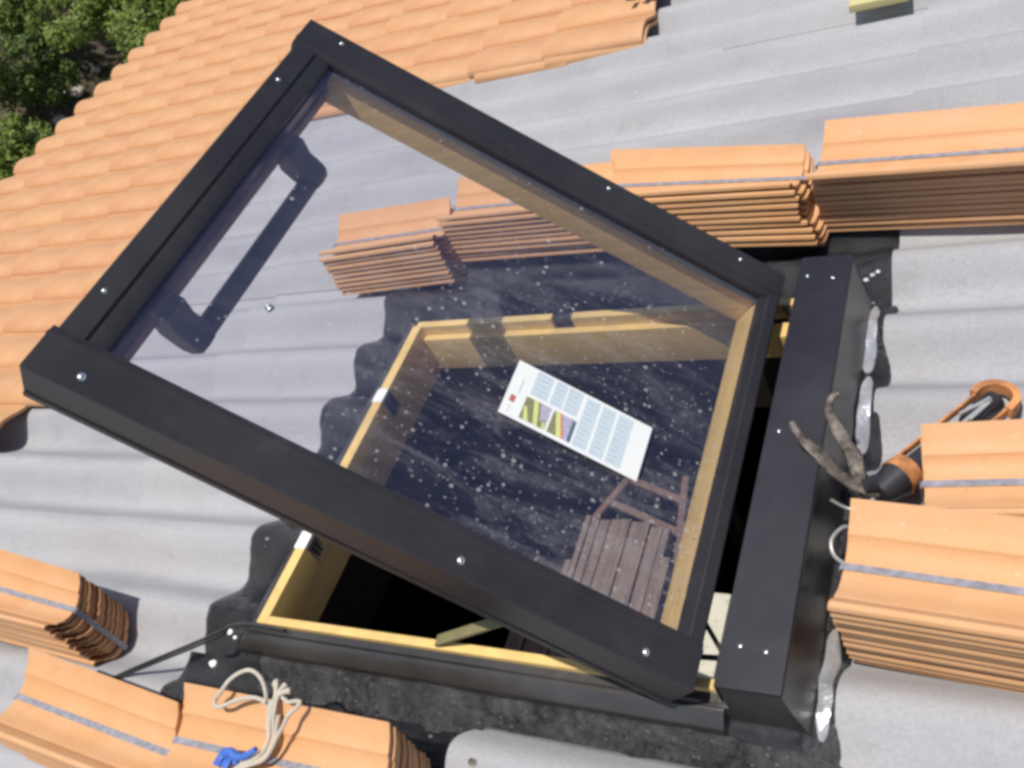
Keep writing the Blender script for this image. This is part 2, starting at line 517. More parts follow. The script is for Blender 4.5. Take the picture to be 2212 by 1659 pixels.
strip = PW * 5
k0 = -3
for r_, (ua, ub) in enumerate(((-4.09, -1.86), (-1.96, -0.20), (-0.265, 1.7))):
    for k in range(k0, 8):
        va = CREST + PW * 0.62 + strip * k
        vb = va + strip + PW * 0.5
        a, b = ua, ub
        if r_ == 1 and va > 1.6: b = -0.72
        if r_ == 2 and va > 1.6: a = -0.80
        if r_ == 2: dz = 0.012 if va < 1.5 else 0.0065
        else: dz = 0.0 if r_ == 1 else -0.008
        dz += 0.0042 if k % 2 else 0.0
        obj('roof_sheet', sheet_mesh(a, b, va, vb, dz, hole=HOLE if r_ == 1 else None, th=0.0038), roof)
mb = MB()
for (u, v) in ((-1.876, 1.4475), (-1.766, 2.512), (-0.72, 2.689), (-1.85, 3.22), (-0.6, 3.05), (-1.9, -0.1)):
    v = CREST + PW * round((v - CREST) / PW)
    z = wave(v) + 0.008
    m2 = MB()
    m2.dome((u, v, z), (0, 0, 1), 0.013, 0.004, 'zinc')
    m2.dome((u, v, z + 0.003), (0, 0, 1), 0.007, 0.007, 'screw', 8)
    obj('roof_bolt', m2.mesh('roof_bolt'), roof)

# laid tiles --------------------------------------------------------
FP = 0.1553          # pitch of the rows
FC = 0.2815          # exposed length
laid = obj('tile_covering', None, None, M.copy())
tag(laid, kind='structure')
prof_top = [(-0.005, 0.005), (-0.002, 0.013), (0.010, 0.023), (0.028, 0.031), (0.046, 0.035), (0.068, 0.034), (0.092, 0.026), (0.120, 0.014), (0.145, 0.006), (0.170, 0.002)]
def laid_tile_mesh(L, k):
    mb = MB()
    rows = []
    for (x, tw) in ((0, 0.0), (0.004, 0.002), (L / 2, 0.001), (L, 0.0)):
        top = [(x, y * (1 + 0.02 * k), z + (tw if x < 0.01 else 0)) for y, z in prof_top]
        bot = [(x, y * (1 + 0.02 * k) + (0.003 if y > 0 else 0), z - (0.011 if y > 0.03 else 0.007)) for y, z in reversed(prof_top)]
        rows.append([Vector(p) for p in top + bot])
    mb.loft(rows, 'tile')
    return mb.mesh('tile', sharp=50)
TM = [laid_tile_mesh(0.335, k) for k in (0, 0.5, -0.5)]
TS = laid_tile_mesh(0.26, 0)
starts = [-4.12] + [-3.90 + FC * i for i in range(5)]
def vis_top(u): return 3.95 + (u + 4.12) * -0.42 + 0.25
def put_tile(u, v, me, shift=0.0):
    j = rnd.uniform
    o = obj('tile', me, laid)
    o.location = (u + shift, v + j(-0.0035, 0.0035), 0.052 + 0.005 + j(-0.0015, 0.0015))
    o.rotation_euler = (j(-0.012, 0.012), 0.032 + j(-0.004, 0.004), j(-0.011, 0.011))
nt = 0
v_edge = 2.503
vrow = [v_edge - FP * i for i in range(11)][::-1] + [v_edge + FP * i for i in range(1, 11)]
for v in vrow:
    sh = rnd.uniform(-0.006, 0.006)
    cols = list(starts)
    if v >= v_edge - 0.01:
        cols += [-3.90 + FC * i for i in range(5, 10)]
    last = len(cols) - 1
    if v < 1.0: sh -= 0.10
    for i, u in enumerate(cols):
        if v > vis_top(u): continue
        put_tile(u, v, TS if i == 0 or (i == last and i < 6) else rnd.choice(TM), sh + rnd.uniform(-0.004, 0.004))
        nt += 1
# flange row underneath along the open border
for i in range(5, 10):
    o = obj('tile', TM[i % 3], laid)
    o.location = (-3.90 + FC * i + rnd.uniform(-.02, .03), v_edge - 0.013 + rnd.uniform(-.004, .003), 0.040); o.rotation_euler = (0, 0.03, rnd.uniform(-.01, .03)); nt += 1

# clump of dark brown flakes on the tile by the open corner
mb = MB()
for i in range(40):
    p = Vector((-1.085 + rnd.gauss(0, 0.022), 2.74 + rnd.gauss(0, 0.03), 0.100 + abs(rnd.gauss(0, 0.01))))
    a = Vector((rnd.uniform(-1, 1), rnd.uniform(-1, 1), rnd.uniform(-.4, .4))).normalized() * 0.02
    b = a.orthogonal().normalized() * 0.012
    mb.add([p - a, p - b, p + a, p + b, p + Vector((0, 0, 0.006))], [[0, 1, 4], [1, 2, 4], [2, 3, 4], [3, 0, 4]], 'flakes')
single('dark_clump', mb, (-1.085, 2.74, 0.085), 'dark brown clump on the corner of the laid tiles', 'leaf litter')

# ---------------------------------------------------------------- bitumen flashing round the window
FO = (-1.318, -0.400, 0.478, 1.318)        # outer footprint of the fixed frame
HB = (-0.432, -0.292, 0.499, 1.327)        # footprint of the taller box at its head
def flash_height(u, v):
    z = wave(v) + 0.0085
    d = min(max(FO[0] - u, u - FO[1], FO[2] - v, v - FO[3], 0), max(HB[0] - u, u - HB[1], HB[2] - v, v - HB[3], 0))
    t = max(0.0, 1 - d / 0.05)
    up = 0.060
    if u > -0.30: up = 0.050; t *= 0.8
    k = t * t * (3 - 2 * t)
    z = z * (1 - k) + up * k
    if v < FO[2]:
        q = max(0.0, 1 - abs(v - 0.455) / 0.03)
        z += 0.010 * q
        if v > 0.41: z = max(z, 0.020 + 0.02 * max(0.0, 1 - (FO[2] - v) / 0.12))
    n = noise.noise(Vector((u * 16, v * 16, 1))) * 0.0060 + noise.noise(Vector((u * 48, v * 48, 4))) * 0.0026
    if v < 0.475: n *= 1.3
    return z + n
def flash_edge(v):
    return -1.482 + 0.014 * noise.noise(Vector((0, v * 9, 3))) + 0.004 * noise.noise(Vector((0, v * 45, 9)))
T = Thing('roof_flashing', (-0.9, 0.9, 0.0), 'black bitumen membrane moulded over the corrugations around the skylight', 'flashing')
mb = MB(); mb2 = MB()
NU, NV = 150, 165
grid = {}
vs = []; fsA = []; fsB = []
u1, v0_, v1_ = -0.252, 0.20, 1.60
for i in range(NU + 1):
    for j in range(NV + 1):
        v = v0_ + (v1_ - v0_) * j / NV
        e = flash_edge(v)
        t = i / NU
        u = e + (u1 - e) * t
        z = flash_height(u, v)
        if i == 0: z -= 0.012
        if i == 1: z -= 0.002
        vs.append((u, v, z))
for i in range(NU):
    for j in range(NV):
        a = vs[i * (NV + 1) + j]
        cu, cv = a[0] + 0.004, a[1] + 0.004
        if FO[0] + 0.012 < cu < FO[1] - 0.014 and FO[2] + 0.012 < cv < FO[3] - 0.012: continue
        if HB[0] + 0.012 < cu < HB[1] - 0.014 and HB[2] + 0.012 < cv < HB[3] - 0.012: continue
        f = [i * (NV + 1) + j, (i + 1) * (NV + 1) + j, (i + 1) * (NV + 1) + j + 1, i * (NV + 1) + j + 1]
        (fsB if (0.418 + 0.008 * noise.noise(Vector((cu * 12, 0, 0)))) < cv < 0.480 and cu > -1.27 or (cu > -0.30 and cv < 0.62) else fsA).append(f)
mb.add(vs, fsA, 'bit')
o_ = len(mb.v) - len(vs)
i_ = mb.mi('rbit')
for f in fsB: mb.f.append(f); mb.m.append(i_)
T.part('membrane', mb, sharp=80)
# crumpled aluminium strip showing along the top edge
for (va, vb, uc) in ((0.50, 0.665, -0.281), (0.668, 0.715, -0.277), (0.99, 1.148, -0.280), (1.156, 1.325, -0.286)):
    m3 = MB(); rows = []
    nn = max(6, int((vb - va) / 0.010))
    for i in range(nn + 1):
        v = va + (vb - va) * i / nn
        w0 = 0.003 * noise.noise(Vector((v * 30, 5, 0)))
        e_ = 1.0 - 0.75 * abs(2 * i / nn - 1) ** 5
        row = []
        for k in range(-3, 4):
            u = uc + w0 + 0.0032 * k * e_
            row.append(Vector((u, v, flash_height(u, v) + 0.002 + 0.001 * (1 - abs(k) / 3) + 0.0015 * noise.noise(Vector((u * 90, v * 40, 1))))))
        rows.append(row + [p - Vector((0, 0, 0.0015)) for p in row[::-1]])
    m3.loft(rows, 'foil')
    T.part('foil_strip', m3, sharp=60)
for (u, v) in ((-0.325, 1.405), (-0.312, 1.41), (-0.300, 1.415), (-0.290, 1.42), (-0.300, 1.365), (-0.288, 1.362)):  # small bright bumps added to stand for glints on the glossy membrane
    m3 = MB(); m3.dome((u, v, flash_height(u, v)), (0, 0, 1), 0.006, 0.004, 'foil', 9)
    T.part('glint_patch', m3)
# white splashes of sealant at the lower near corner
for (u, v, z, r) in ((-1.404, 0.527, 0.055, 0.0075), (-1.392, 0.519, 0.055, 0.005), (-1.400, 0.455, 0.040, 0.0085), (-1.353, 0.479, 0.055, 0.0055), (-1.347, 0.488, 0.058, 0.005)):
    m3 = MB()
    m3.dome((u, v, flash_height(u, v) - 0.001), (0, 0, 1), r, r * 0.5, 'white', 9)
    for i, q in enumerate(m3.v): m3.v[i] = q + Vector((noise.noise(q * 90), noise.noise(q * 90 + Vector((5, 5, 5))), 0)) * 0.005
    T.part('sealant_blob', m3)

# loose sheet lying over the flashing at the near side
mbs = sheet_mesh(-0.812, 0.9, -0.42, 0.437, 0.026, hole=None, corner=0.045, us=0.03, step=PW / 18)
for v in mbs.vertices:
    if v.co.x > 0.0: pass
o = obj('cement_sheet', mbs, None, M.copy())
tag(o, 'pale grey fibre cement sheet with rounded corner laid over the black flashing', 'roofing sheet')
m3 = MB(); m3.dome((-0.764, 0.372, wave(0.372) + 0.0262), (0, 0, 1), 0.0085, 0.0012, 'dirty', 10)
h_ = obj('bolt_hole', m3.mesh('bolt_hole'), o)

# ---------------------------------------------------------------- the roof window
W = Thing('roof_window', (-0.81, 0.9, 0.05), 'open black top-hinged skylight with pine lining and dusty glass', 'skylight')
# fixed outer frame: four lacquered covers with a bevelled outer edge
mb = MB()
def ring(prof, lo_u, hi_u, lo_v, hi_v, key, mbx):
    """prof: list of (inset, z) from the outside inwards, as closed loop mitred round the rectangle"""
    rows = []
    for (su, sv) in ((1, 0), (0, 0), (0, 1), (1, 1)):
        row = []
        for ins, z in prof:
            row.append(Vector((lo_u + ins if su == 0 else hi_u, lo_v + ins if sv == 0 else hi_v - ins, z)))
        rows.append(row)
    mbx.loft(rows, key)
ring([(0.0, 0.030), (0.0, 0.078), (0.004, 0.083), (0.020, 0.094), (0.026, 0.095), (0.028, 0.101), (0.040, 0.103), (0.040, 0.0)], *FO, 'flange', mb)
outer = W.part('outer_frame', mb, sharp=25)
# tall box at the head, its skirt flaring a little towards the sheets
mb = MB()
rows = []
for z, e in ((0.020, 0.019), (0.052, 0.017), (0.100, 0.008), (0.140, 0.002), (0.1625, 0.0), (0.1635, 0.003)):
    rows.append([Vector((-0.392, 0.5005 , z)), Vector((-0.3095 + e, 0.5005, z)), Vector((-0.3095 + e, 1.3265, z)), Vector((-0.392, 1.3265, z))])
mb.loft(rows, 'flange')
mb.box((-0.432, 0.5008, 0.02), (-0.3925, 0.528, 0.100), 'flange', 0.002)
W.part('head_flashing', mb, sharp=30)

# pine lining of the opening
mb = MB(); mb.box((-1.270, 0.518, -0.01), (-1.247, 1.272, 0.113), 'pine', 0.0015); lb = W.part('inner_frame', mb)
lb['label'] = 'pine lining board with white catch plates'
mb = MB()
mb.box((-1.2465, 1.252, -0.01), (-0.405, 1.268, 0.086), 'pine', 0.0015)
mb.box((-1.262, 1.2685, 0.0), (-0.915, 1.286, 0.112), 'pine', 0.0015)
mb.box((-0.868, 1.2685, 0.0), (-0.405, 1.286, 0.112), 'pine', 0.0015)
mb.box((-0.914, 1.2685, 0.0), (-0.869, 1.286, 0.080), 'black', 0.0015)
W.part('inner_frame', mb)
mb = MB(); mb.box((-1.2465, 0.518, -0.01), (-0.405, 0.5335, 0.113), 'pine', 0.0015); W.part('inner_frame', mb)
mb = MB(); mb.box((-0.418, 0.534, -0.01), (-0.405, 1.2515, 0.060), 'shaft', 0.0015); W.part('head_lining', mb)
for v in (0.695, 1.062):
    m3 = MB()
    m3.box((-1.272, v - 0.019, 0.1132), (-1.245, v + 0.019, 0.1155), 'white', 0.0008)
    sp = obj('catch_plate', m3.mesh('catch_plate', W.base), lb)
    m3 = MB()
    m3.box((-1.2468, v - 0.017, 0.060), (-1.243, v + 0.017, 0.110), 'zinc', 0.0008)
    for q in (-0.008, 0.002): m3.box((-1.243, v + q, 0.072), (-1.241, v + q + 0.004, 0.104), 'black', 0.0004)
    obj('catch_plate', m3.mesh('catch_plate', W.base), lb)
# dark shaft below the lining
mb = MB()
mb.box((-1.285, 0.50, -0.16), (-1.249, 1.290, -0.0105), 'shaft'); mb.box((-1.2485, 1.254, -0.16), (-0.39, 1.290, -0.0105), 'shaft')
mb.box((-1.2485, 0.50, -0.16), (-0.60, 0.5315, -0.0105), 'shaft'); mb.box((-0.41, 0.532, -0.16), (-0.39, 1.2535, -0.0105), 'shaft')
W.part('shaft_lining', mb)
# top box
mb = MB()
mb.box((-0.394, 0.4985, 0.1640), (-0.3075, 1.3285, 0.1705), 'cap', 0.0015)
mb.box((-0.3955, 0.4985, 0.120), (-0.3942, 1.3285, 0.1690), 'cap', 0.0004)
cap = W.part('top_cover', mb)
for (u, v) in ((-0.370, 0.559), (-0.335, 0.555), (-0.375, 0.925), (-0.379, 1.279), (-0.335, 1.27)):
    m3 = MB(); m3.dome((u, v, 0.1702), (0, 0, 1), 0.0036, 0.0022, 'screw'); obj('screw', m3.mesh('screw', W.base), cap)
# hinge hardware in the slot
for v in (0.565, 1.235):
    m3 = MB()
    m3.bar((-0.452, v + 0.06, 0.105), (-0.395, v - 0.012, 0.108), 0.007, 0.010, 'black', bev=0.001)
    m3.bar((-0.462, v + 0.003, 0.100), (-0.395, v + 0.006, 0.103), 0.006, 0.008, 'black', bev=0.001)
    W.part('hinge_arm', m3)
m3 = MB(); m3.box((-0.428, 1.18, 0.0905), (-0.412, 1.215, 0.120), 'pine', 0.001); W.part('hinge_block', m3)
m3 = MB(); m3.bar((-0.873, 0.529, 0.118), (-0.690, 0.552, 0.200), 0.005, 0.020, 'olive', up=(0, 1, 0), bev=0.001)
W.part('stay_arm', m3)

# the open sash ------------------------------------------------------
PHI = rad(44.8)
SO = Vector((-0.4204, 0, 0.1657))
SF = Matrix((Vector((-math.cos(PHI), 0, math.sin(PHI))), Vector((0, -1, 0)), Vector((math.sin(PHI), 0, math.cos(PHI))))).transposed().to_4x4()
# SF: x runs from hinge to handle, y = -v, z = off the glass; helper keeps +v positive
def sp_(L, v, n): return SO + SF.to_3x3() @ Vector((L, -v, n))
def sbox(mbx, lo, hi, key, bev=0.0):
    fr = Matrix.Translation(SO) @ SF
    mbx.box((lo[0], -hi[1], lo[2]), (hi[0], -lo[1], hi[2]), key, bev, fr)
def sprof(mbx, prof, ax, a, b, key):
    """profile extruded along L (ax='L': prof of (v,n)) or along v (ax='v': prof of (L,n))"""
    rows = []
    for t in (a, b):
        rows.append([sp_(t, q, n) if ax == 'L' else sp_(q, t, n) for q, n in prof])
    mbx.loft(rows, key)
mb = MB()
# near and far side rails run the whole length; the end rails sit between them
near = [(0.489, -0.075), (0.489, -0.002), (0.491, 0.0), (0.540, 0.0), (0.543, 0.003), (0.5475, 0.003), (0.549, 0.0), (0.559, -0.002), (0.561, -0.006), (0.561, -0.020), (0.545, -0.075)]
far = [(1.292 - (q - 0.489), n) for q, n in near]
sprof(mb, near, 'L', 0.0, 0.946, 'black')
sprof(mb, far, 'L', 0.0, 0.946, 'black')
left = [(0.940, -0.072), (0.940, -0.004), (0.938, -0.002), (0.905, -0.002), (0.903, -0.006), (0.884, -0.006), (0.876, -0.009), (0.875, -0.020), (0.890, -0.072)]
sprof(mb, left, 'v', 0.5435, 1.2375, 'black')
rightp = [(0.0, -0.060), (0.0, -0.004), (0.003, -0.002), (0.020, -0.002), (0.022, -0.005), (0.033, -0.007), (0.034, -0.020), (0.026, -0.060)]
sprof(mb, rightp, 'v', 0.5435, 1.2375, 'black')
# lower lip on the outer face
sbox(mb, (0.0, 0.4865, -0.0755), (0.946, 0.4885, -0.066), 'black')
sash = W.part('sash', mb, sharp=25)
def sub(name, mbx, **kw): return obj(name, mbx.mesh(name, W.base, **kw), sash)
# pane (own frame so the dust pattern lies in the glass plane)
me = MB(); me.box((0.030, 0.556, -0.0035), (0.880, 1.224, 0.0035), 'glass')
pm = me.mesh('glass_pane', smooth=False)
pane = obj('glass_pane', pm, sash)
pane.matrix_parent_inverse = Matrix.Identity(4)
FR = Matrix((Vector((-math.cos(PHI), 0, math.sin(PHI))), Vector((0, 1, 0)), Vector((math.sin(PHI), 0, math.cos(PHI))))).transposed()
# left-handed triple would mirror: x=hinge->handle, y=+v gives z = x cross y; flip pane about its plane instead
zz = Vector((-math.cos(PHI), 0, math.sin(PHI))).cross(Vector((0, 1, 0)))
FR = Matrix((Vector((-math.cos(PHI), 0, math.sin(PHI))), Vector((0, 1, 0)), zz)).transposed().to_4x4()
nrm = Vector((math.sin(PHI), 0, math.cos(PHI)))
FR.translation = SO + nrm * (-0.0145) - W.base
pane.matrix_local = FR
# pine inner sash
mb = MB(); sbox(mb, (0.034, 1.2185, -0.088), (0.872, 1.236, -0.0205), 'pine', 0.001); sub('sash_lining', mb)
mb = MB(); sbox(mb, (0.034, 0.543, -0.088), (0.872, 0.5595, -0.0205), 'pine', 0.001); sub('sash_lining', mb)
mb = MB(); sbox(mb, (0.0265, 0.560, -0.088), (0.0335, 1.218, -0.0205), 'pine', 0.001); sub('sash_lining', mb)
mb = MB(); sbox(mb, (0.8725, 0.545, -0.056), (0.893, 1.235, -0.0205), 'black', 0.001); sbox(mb, (0.868, 0.545, -0.088), (0.905, 1.235, -0.0565), 'ladder', 0.001)
s_l = sub('sash_lining', mb); s_l['label'] = 'dark brown lower sash lining'
mb = MB(); sbox(mb, (0.034, 1.210, -0.0195), (0.874, 1.2185, -0.0185), 'zinc'); sub('glazing_spacer', mb)
# handle
def bracket(v0, v1):
    m = MB()
    pr = [(0.872, -0.058), (0.873, -0.084), (0.862, -0.100), (0.842, -0.113), (0.822, -0.119), (0.804, -0.115), (0.795, -0.104), (0.799, -0.092), (0.815, -0.084), (0.836, -0.076), (0.852, -0.058)]
    cl_ = sum(l for l, n in pr) / len(pr); cn = sum(n for l, n in pr) / len(pr)
    rows = []
    for t_, sc in ((0, .80), (.12, .97), (.5, 1.0), (.88, .97), (1, .80)):
        v = v0 + (v1 - v0) * t_
        rows.append([sp_(cl_ + (l - cl_) * (sc if l < .85 else 1), v, cn + (n - cn) * (sc if l < .85 else 1)) for l, n in pr])
    m.loft(rows, 'handle'); return m
hb = MB()
sprof(hb, [(0.814 + 0.0165 * math.cos(a) * (1 if abs(math.cos(a)) > .3 else 1), -0.104 + 0.0095 * math.sin(a)) for a in [math.pi * 2 * i / 14 for i in range(14)]], 'v', 0.690, 1.068, 'handle')
hd = sub('handle', hb)
sub('handle_bracket', bracket(0.668, 0.714)); sub('handle_bracket', bracket(1.044, 1.090))
# screws
for (L, v, n) in ((0.878, 0.511, 0), (0.352, 0.512, 0), (0.077, 0.510, 0), (0.879, 1.272, 0), (0.359, 1.270, 0), (0.090, 1.270, 0), (0.924, 1.127, -0.002), (0.924, 0.635, -0.002)):
    m3 = MB(); big = v < 0.6
    m3.dome(sp_(L, v, n), nrm, 0.0058 if big else 0.0042, 0.0034, 'screw', 12); sub('screw', m3)
# printed label under the glass
mb = MB()
LT, LB = (0.381, 0.851), (0.387, 0.749)
def lab(s, t, n=-0.0102):
    L = 0.383 - 0.229 * s; v = 0.852 - 0.101 * t
    return sp_(L, v, n)
def patch(s0, s1, t0, t1, key, lift=0.0003, pts=None):
    q = pts or [(s0, t0), (s1, t0), (s1, t1), (s0, t1)]
    top = [lab(a, b, -0.0102 + lift) for a, b in q]; bot = [lab(a, b, -0.0106) for a, b in q]
    n = len(q)
    mb.add(top + bot, [list(range(n)), list(range(n, 2 * n))[::-1]] + [[i, (i + 1) % n, n + (i + 1) % n, n + i] for i in range(n)], key)
patch(0, 1, 0, 1, 'paper', 0)
patch(.145, .265, .03, .47, 'pblue'); patch(.285, .485, .03, .47, 'pblue'); patch(.375, .385, .03, .47, 'paper', .0005)
patch(.515, .615, .05, .94, 'pblue'); patch(.635, .735, .05, .94, 'pblue'); patch(.755, .865, .05, .94, 'pblue')
patch(.135, .315, .53, .93, 'polive'); patch(.335, .50, .53, .93, 'pvio')
patch(0, 0, 0, 0, 'pyel', .0006, [(.14, .70), (.16, .70), (.20, .93), (.165, .93)])
patch(0, 0, 0, 0, 'pyel', .0006, [(.19, .53), (.225, .55), (.265, .93), (.235, .93)])
patch(0, 0, 0, 0, 'pvio', .0006, [(.24, .53), (.315, .53), (.315, .82), (.27, .82)])
patch(0, 0, 0, 0, 'pyel', .0006, [(.285, .78), (.30, .76), (.315, .93), (.295, .93)])
patch(0, 0, 0, 0, 'polive', .0006, [(.335, .60), (.36, .55), (.40, .93), (.335, .93)])
patch(0, 0, 0, 0, 'pyel', .0008, [(.350, .55), (.378, .53), (.435, .93), (.40, .93)])
patch(0, 0, 0, 0, 'pora', .0009, [(.378, .53), (.390, .53), (.447, .93), (.435, .93)])
patch(.475, .50, .56, .93, 'pslate', .0006)
patch(.035, .070, .62, .74, 'pred'); patch(.075, .080, .30, .55, 'pgrey'); patch(.05, .053, .80, .93, 'pgrey')
for k in range(9):
    for (a, b) in ((.15, .26), (.29, .37), (.39, .48)):
        patch(a + .004, b - .01 - .02 * rnd.random(), .06 + k * .045, .068 + k * .045, 'pgrey', .0005) if k % 2 == 0 else None
for c0 in (.52, .64, .76):
    for k in range(18):
        a = .08 + k * .047
        patch(c0 + .005, c0 + .085 - .03 * rnd.random(), a, a + .008, 'pgrey', .0005) if k % 2 else None
o = sub('instruction_label', mb, smooth=False)

# ---------------------------------------------------------------- the room below
room = obj('room', None, None, Matrix.Identity(4)); tag(room, kind='structure')
def wbox(lo, hi, key, name, parent):
    m = MB(); m.box(lo, hi, key); return obj(name, m.mesh(name, smooth=False), parent)
X0, X1, Y0, Y1, FZ = -3.45, 1.45, -1.6, 6.6, 2.3
def under(x):  # world height just under the roof above world x
    return HEIGHT + math.tan(PITCH) * x - 0.012 / math.cos(PITCH)
def wallpoly(x0, x1, y0, y1, z0, key, name, parent):
    m = MB(); vs = [(x0, y0, z0), (x1, y0, z0), (x1, y1, z0), (x0, y1, z0), (x0, y0, under(x0)), (x1, y0, under(x1)), (x1, y1, under(x1)), (x0, y1, under(x0))]
    m.add(vs, [[0, 3, 2, 1], [4, 5, 6, 7], [0, 1, 5, 4], [1, 2, 6, 5], [2, 3, 7, 6], [3, 0, 4, 7]], key)
    return obj(name, m.mesh(name, smooth=False), parent)
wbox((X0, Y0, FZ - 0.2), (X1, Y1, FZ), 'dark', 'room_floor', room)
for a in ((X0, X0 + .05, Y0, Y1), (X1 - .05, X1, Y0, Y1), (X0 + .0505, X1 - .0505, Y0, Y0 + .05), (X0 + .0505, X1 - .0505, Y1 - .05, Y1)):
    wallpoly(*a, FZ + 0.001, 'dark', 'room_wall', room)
house = obj('house_wall', None, None, Matrix.Identity(4)); tag(house, 'pale rendered house wall under the tiled eave', 'wall')
for a in ((X0 - .22, X0 - .001, Y0 - .22, Y1 + .22), (X1 + .001, X1 + .22, Y0 - .22, Y1 + .22), (X0, X1, Y0 - .22, Y0 - .001), (X0, X1, Y1 + .001, Y1 + .22)):
    wallpoly(*a, -0.1, 'render_', 'wall_face', house)

# cream board seen through the slot
mb = MB(); mb.box((-0.552, 0.560, -0.150), (-0.412, 0.800, -0.130), 'cream', 0.002)
mb.box((-0.552, 0.540, -0.30), (-0.412, 0.5595, -0.130), 'cream', 0.002)
single('plaster_board', mb, (-0.48, 0.69, -0.20), 'cream plasterboard edge showing in the slot beside the sash hinge', 'plasterboard')

# platform of planks and the ladder beneath the opening
Tp = Thing('plank_platform', (-0.92, 0.9, -0.48), 'brown plank platform inside the dark room seen through the glass', 'platform')
x = -1.105
while x < -0.765:
    w = rnd.uniform(0.016, 0.032)
    ve = 1.03 if x < -1.03 else 1.155 + rnd.uniform(-0.006, 0.006) - 0.08 * (x + 1.0)
    if x > -0.80: ve = 1.04 + rnd.uniform(-.03, .02)
    m3 = MB(); m3.box((x, 0.60, -0.475 + rnd.uniform(-.004, .004)), (x + w - 0.0025, ve, -0.452 + rnd.uniform(-.006, .003)), 'plank', 0.0015)
    Tp.part('plank', m3); x += w
m3 = MB()
for (u, v) in ((-1.08, 0.66), (-0.80, 0.66), (-1.02, 1.10), (-0.83, 1.00)):
    m3.bar((u, v, -0.50), (u, v, -2.6), 0.035, 0.035, 'plank', up=(1, 0, 0))
m3.bar((-1.10, 0.70, -0.495), (-0.78, 0.70, -0.495), 0.04, 0.025, 'plank'); m3.bar((-1.05, 0.98, -0.495), (-0.80, 0.98, -0.495), 0.04, 0.025, 'plank')
Tp.part('trestle', m3)
Tl = Thing('step_ladder', (-0.85, 1.586, -0.55), 'red-brown wooden A-shaped ladder in the dark room behind the label', 'ladder')
ap = Vector((-0.852, 1.590, -0.55)); lA = Vector((-1.075, 1.030, -0.50)); lB = Vector((-0.742, 0.900, -0.50))
for q in (lA, lB):
    m3 = MB(); m3.bar(ap, q, 0.018, 0.024, 'ladder', bev=0.002); Tl.part('ladder_rail', m3)
for t in (0.12, 0.24, 0.36, 0.48, 0.62):
    m3 = MB(); m3.bar(ap.lerp(lA, t), ap.lerp(lB, t), 0.018, 0.012, 'ladder', bev=0.001); Tl.part('ladder_rung', m3)
m3 = MB(); m3.bar(ap, ap + Vector((0.20, -0.45, -1.5)), 0.024, 0.03, 'ladder'); Tl.part('ladder_rail', m3)
m3 = MB(); m3.bar(ap, ap + Vector((-0.1, 0.0, -1.9)), 0.024, 0.03, 'ladder'); Tl.part('ladder_rail', m3)

# ---------------------------------------------------------------- strapped bundles of roof tiles
BP = [(0.0, 0.185, .0), (0.003, 0.1895, 0), (0.011, 0.190, 0), (0.019, 0.183, 0), (0.028, 0.170, 0), (0.034, 0.1685, 0), (0.046, 0.160, 0), (0.064, 0.1555, 0), (0.086, 0.155, 0), (0.104, 0.159, 0), (0.122, 0.167, 0), (0.126, 0.1735, 0), (0.132, 0.1745, 0), (0.150, 0.184, 0), (0.168, 0.199, 0)]
BP = [(y / 0.168, z - 0.155) for y, z, _ in BP]        # y 0 (near lip) .. 1 (far edge); z above the trough
def bundle_tile(L, w0, w1, k):
    mb = MB(); rows = []
    for t in (0, 0.012, 0.33, 0.66, 0.988, 1):
        w = w0 + (w1 - w0) * t
        q = 0.0012 if t in (0, 1) else 0
        top = [Vector((L * t, (y - 0.5) * w, z * (0.75 + 0.25 * w / 0.168) - q)) for y, z in BP]
        bot = [Vector((L * t, (y - 0.5) * w * (0.985 if 0 < y < 1 else 1), z * (0.75 + 0.25 * w / 0.168) - (0.0115 if 0.22 < y < 0.92 else 0.003 if y == 0 else 0.0065) + q)) for y, z in reversed(BP)]
        rows.append(top + bot)
    mb.loft(rows, 'bundle')
    return mb.mesh('tile', sharp=35)
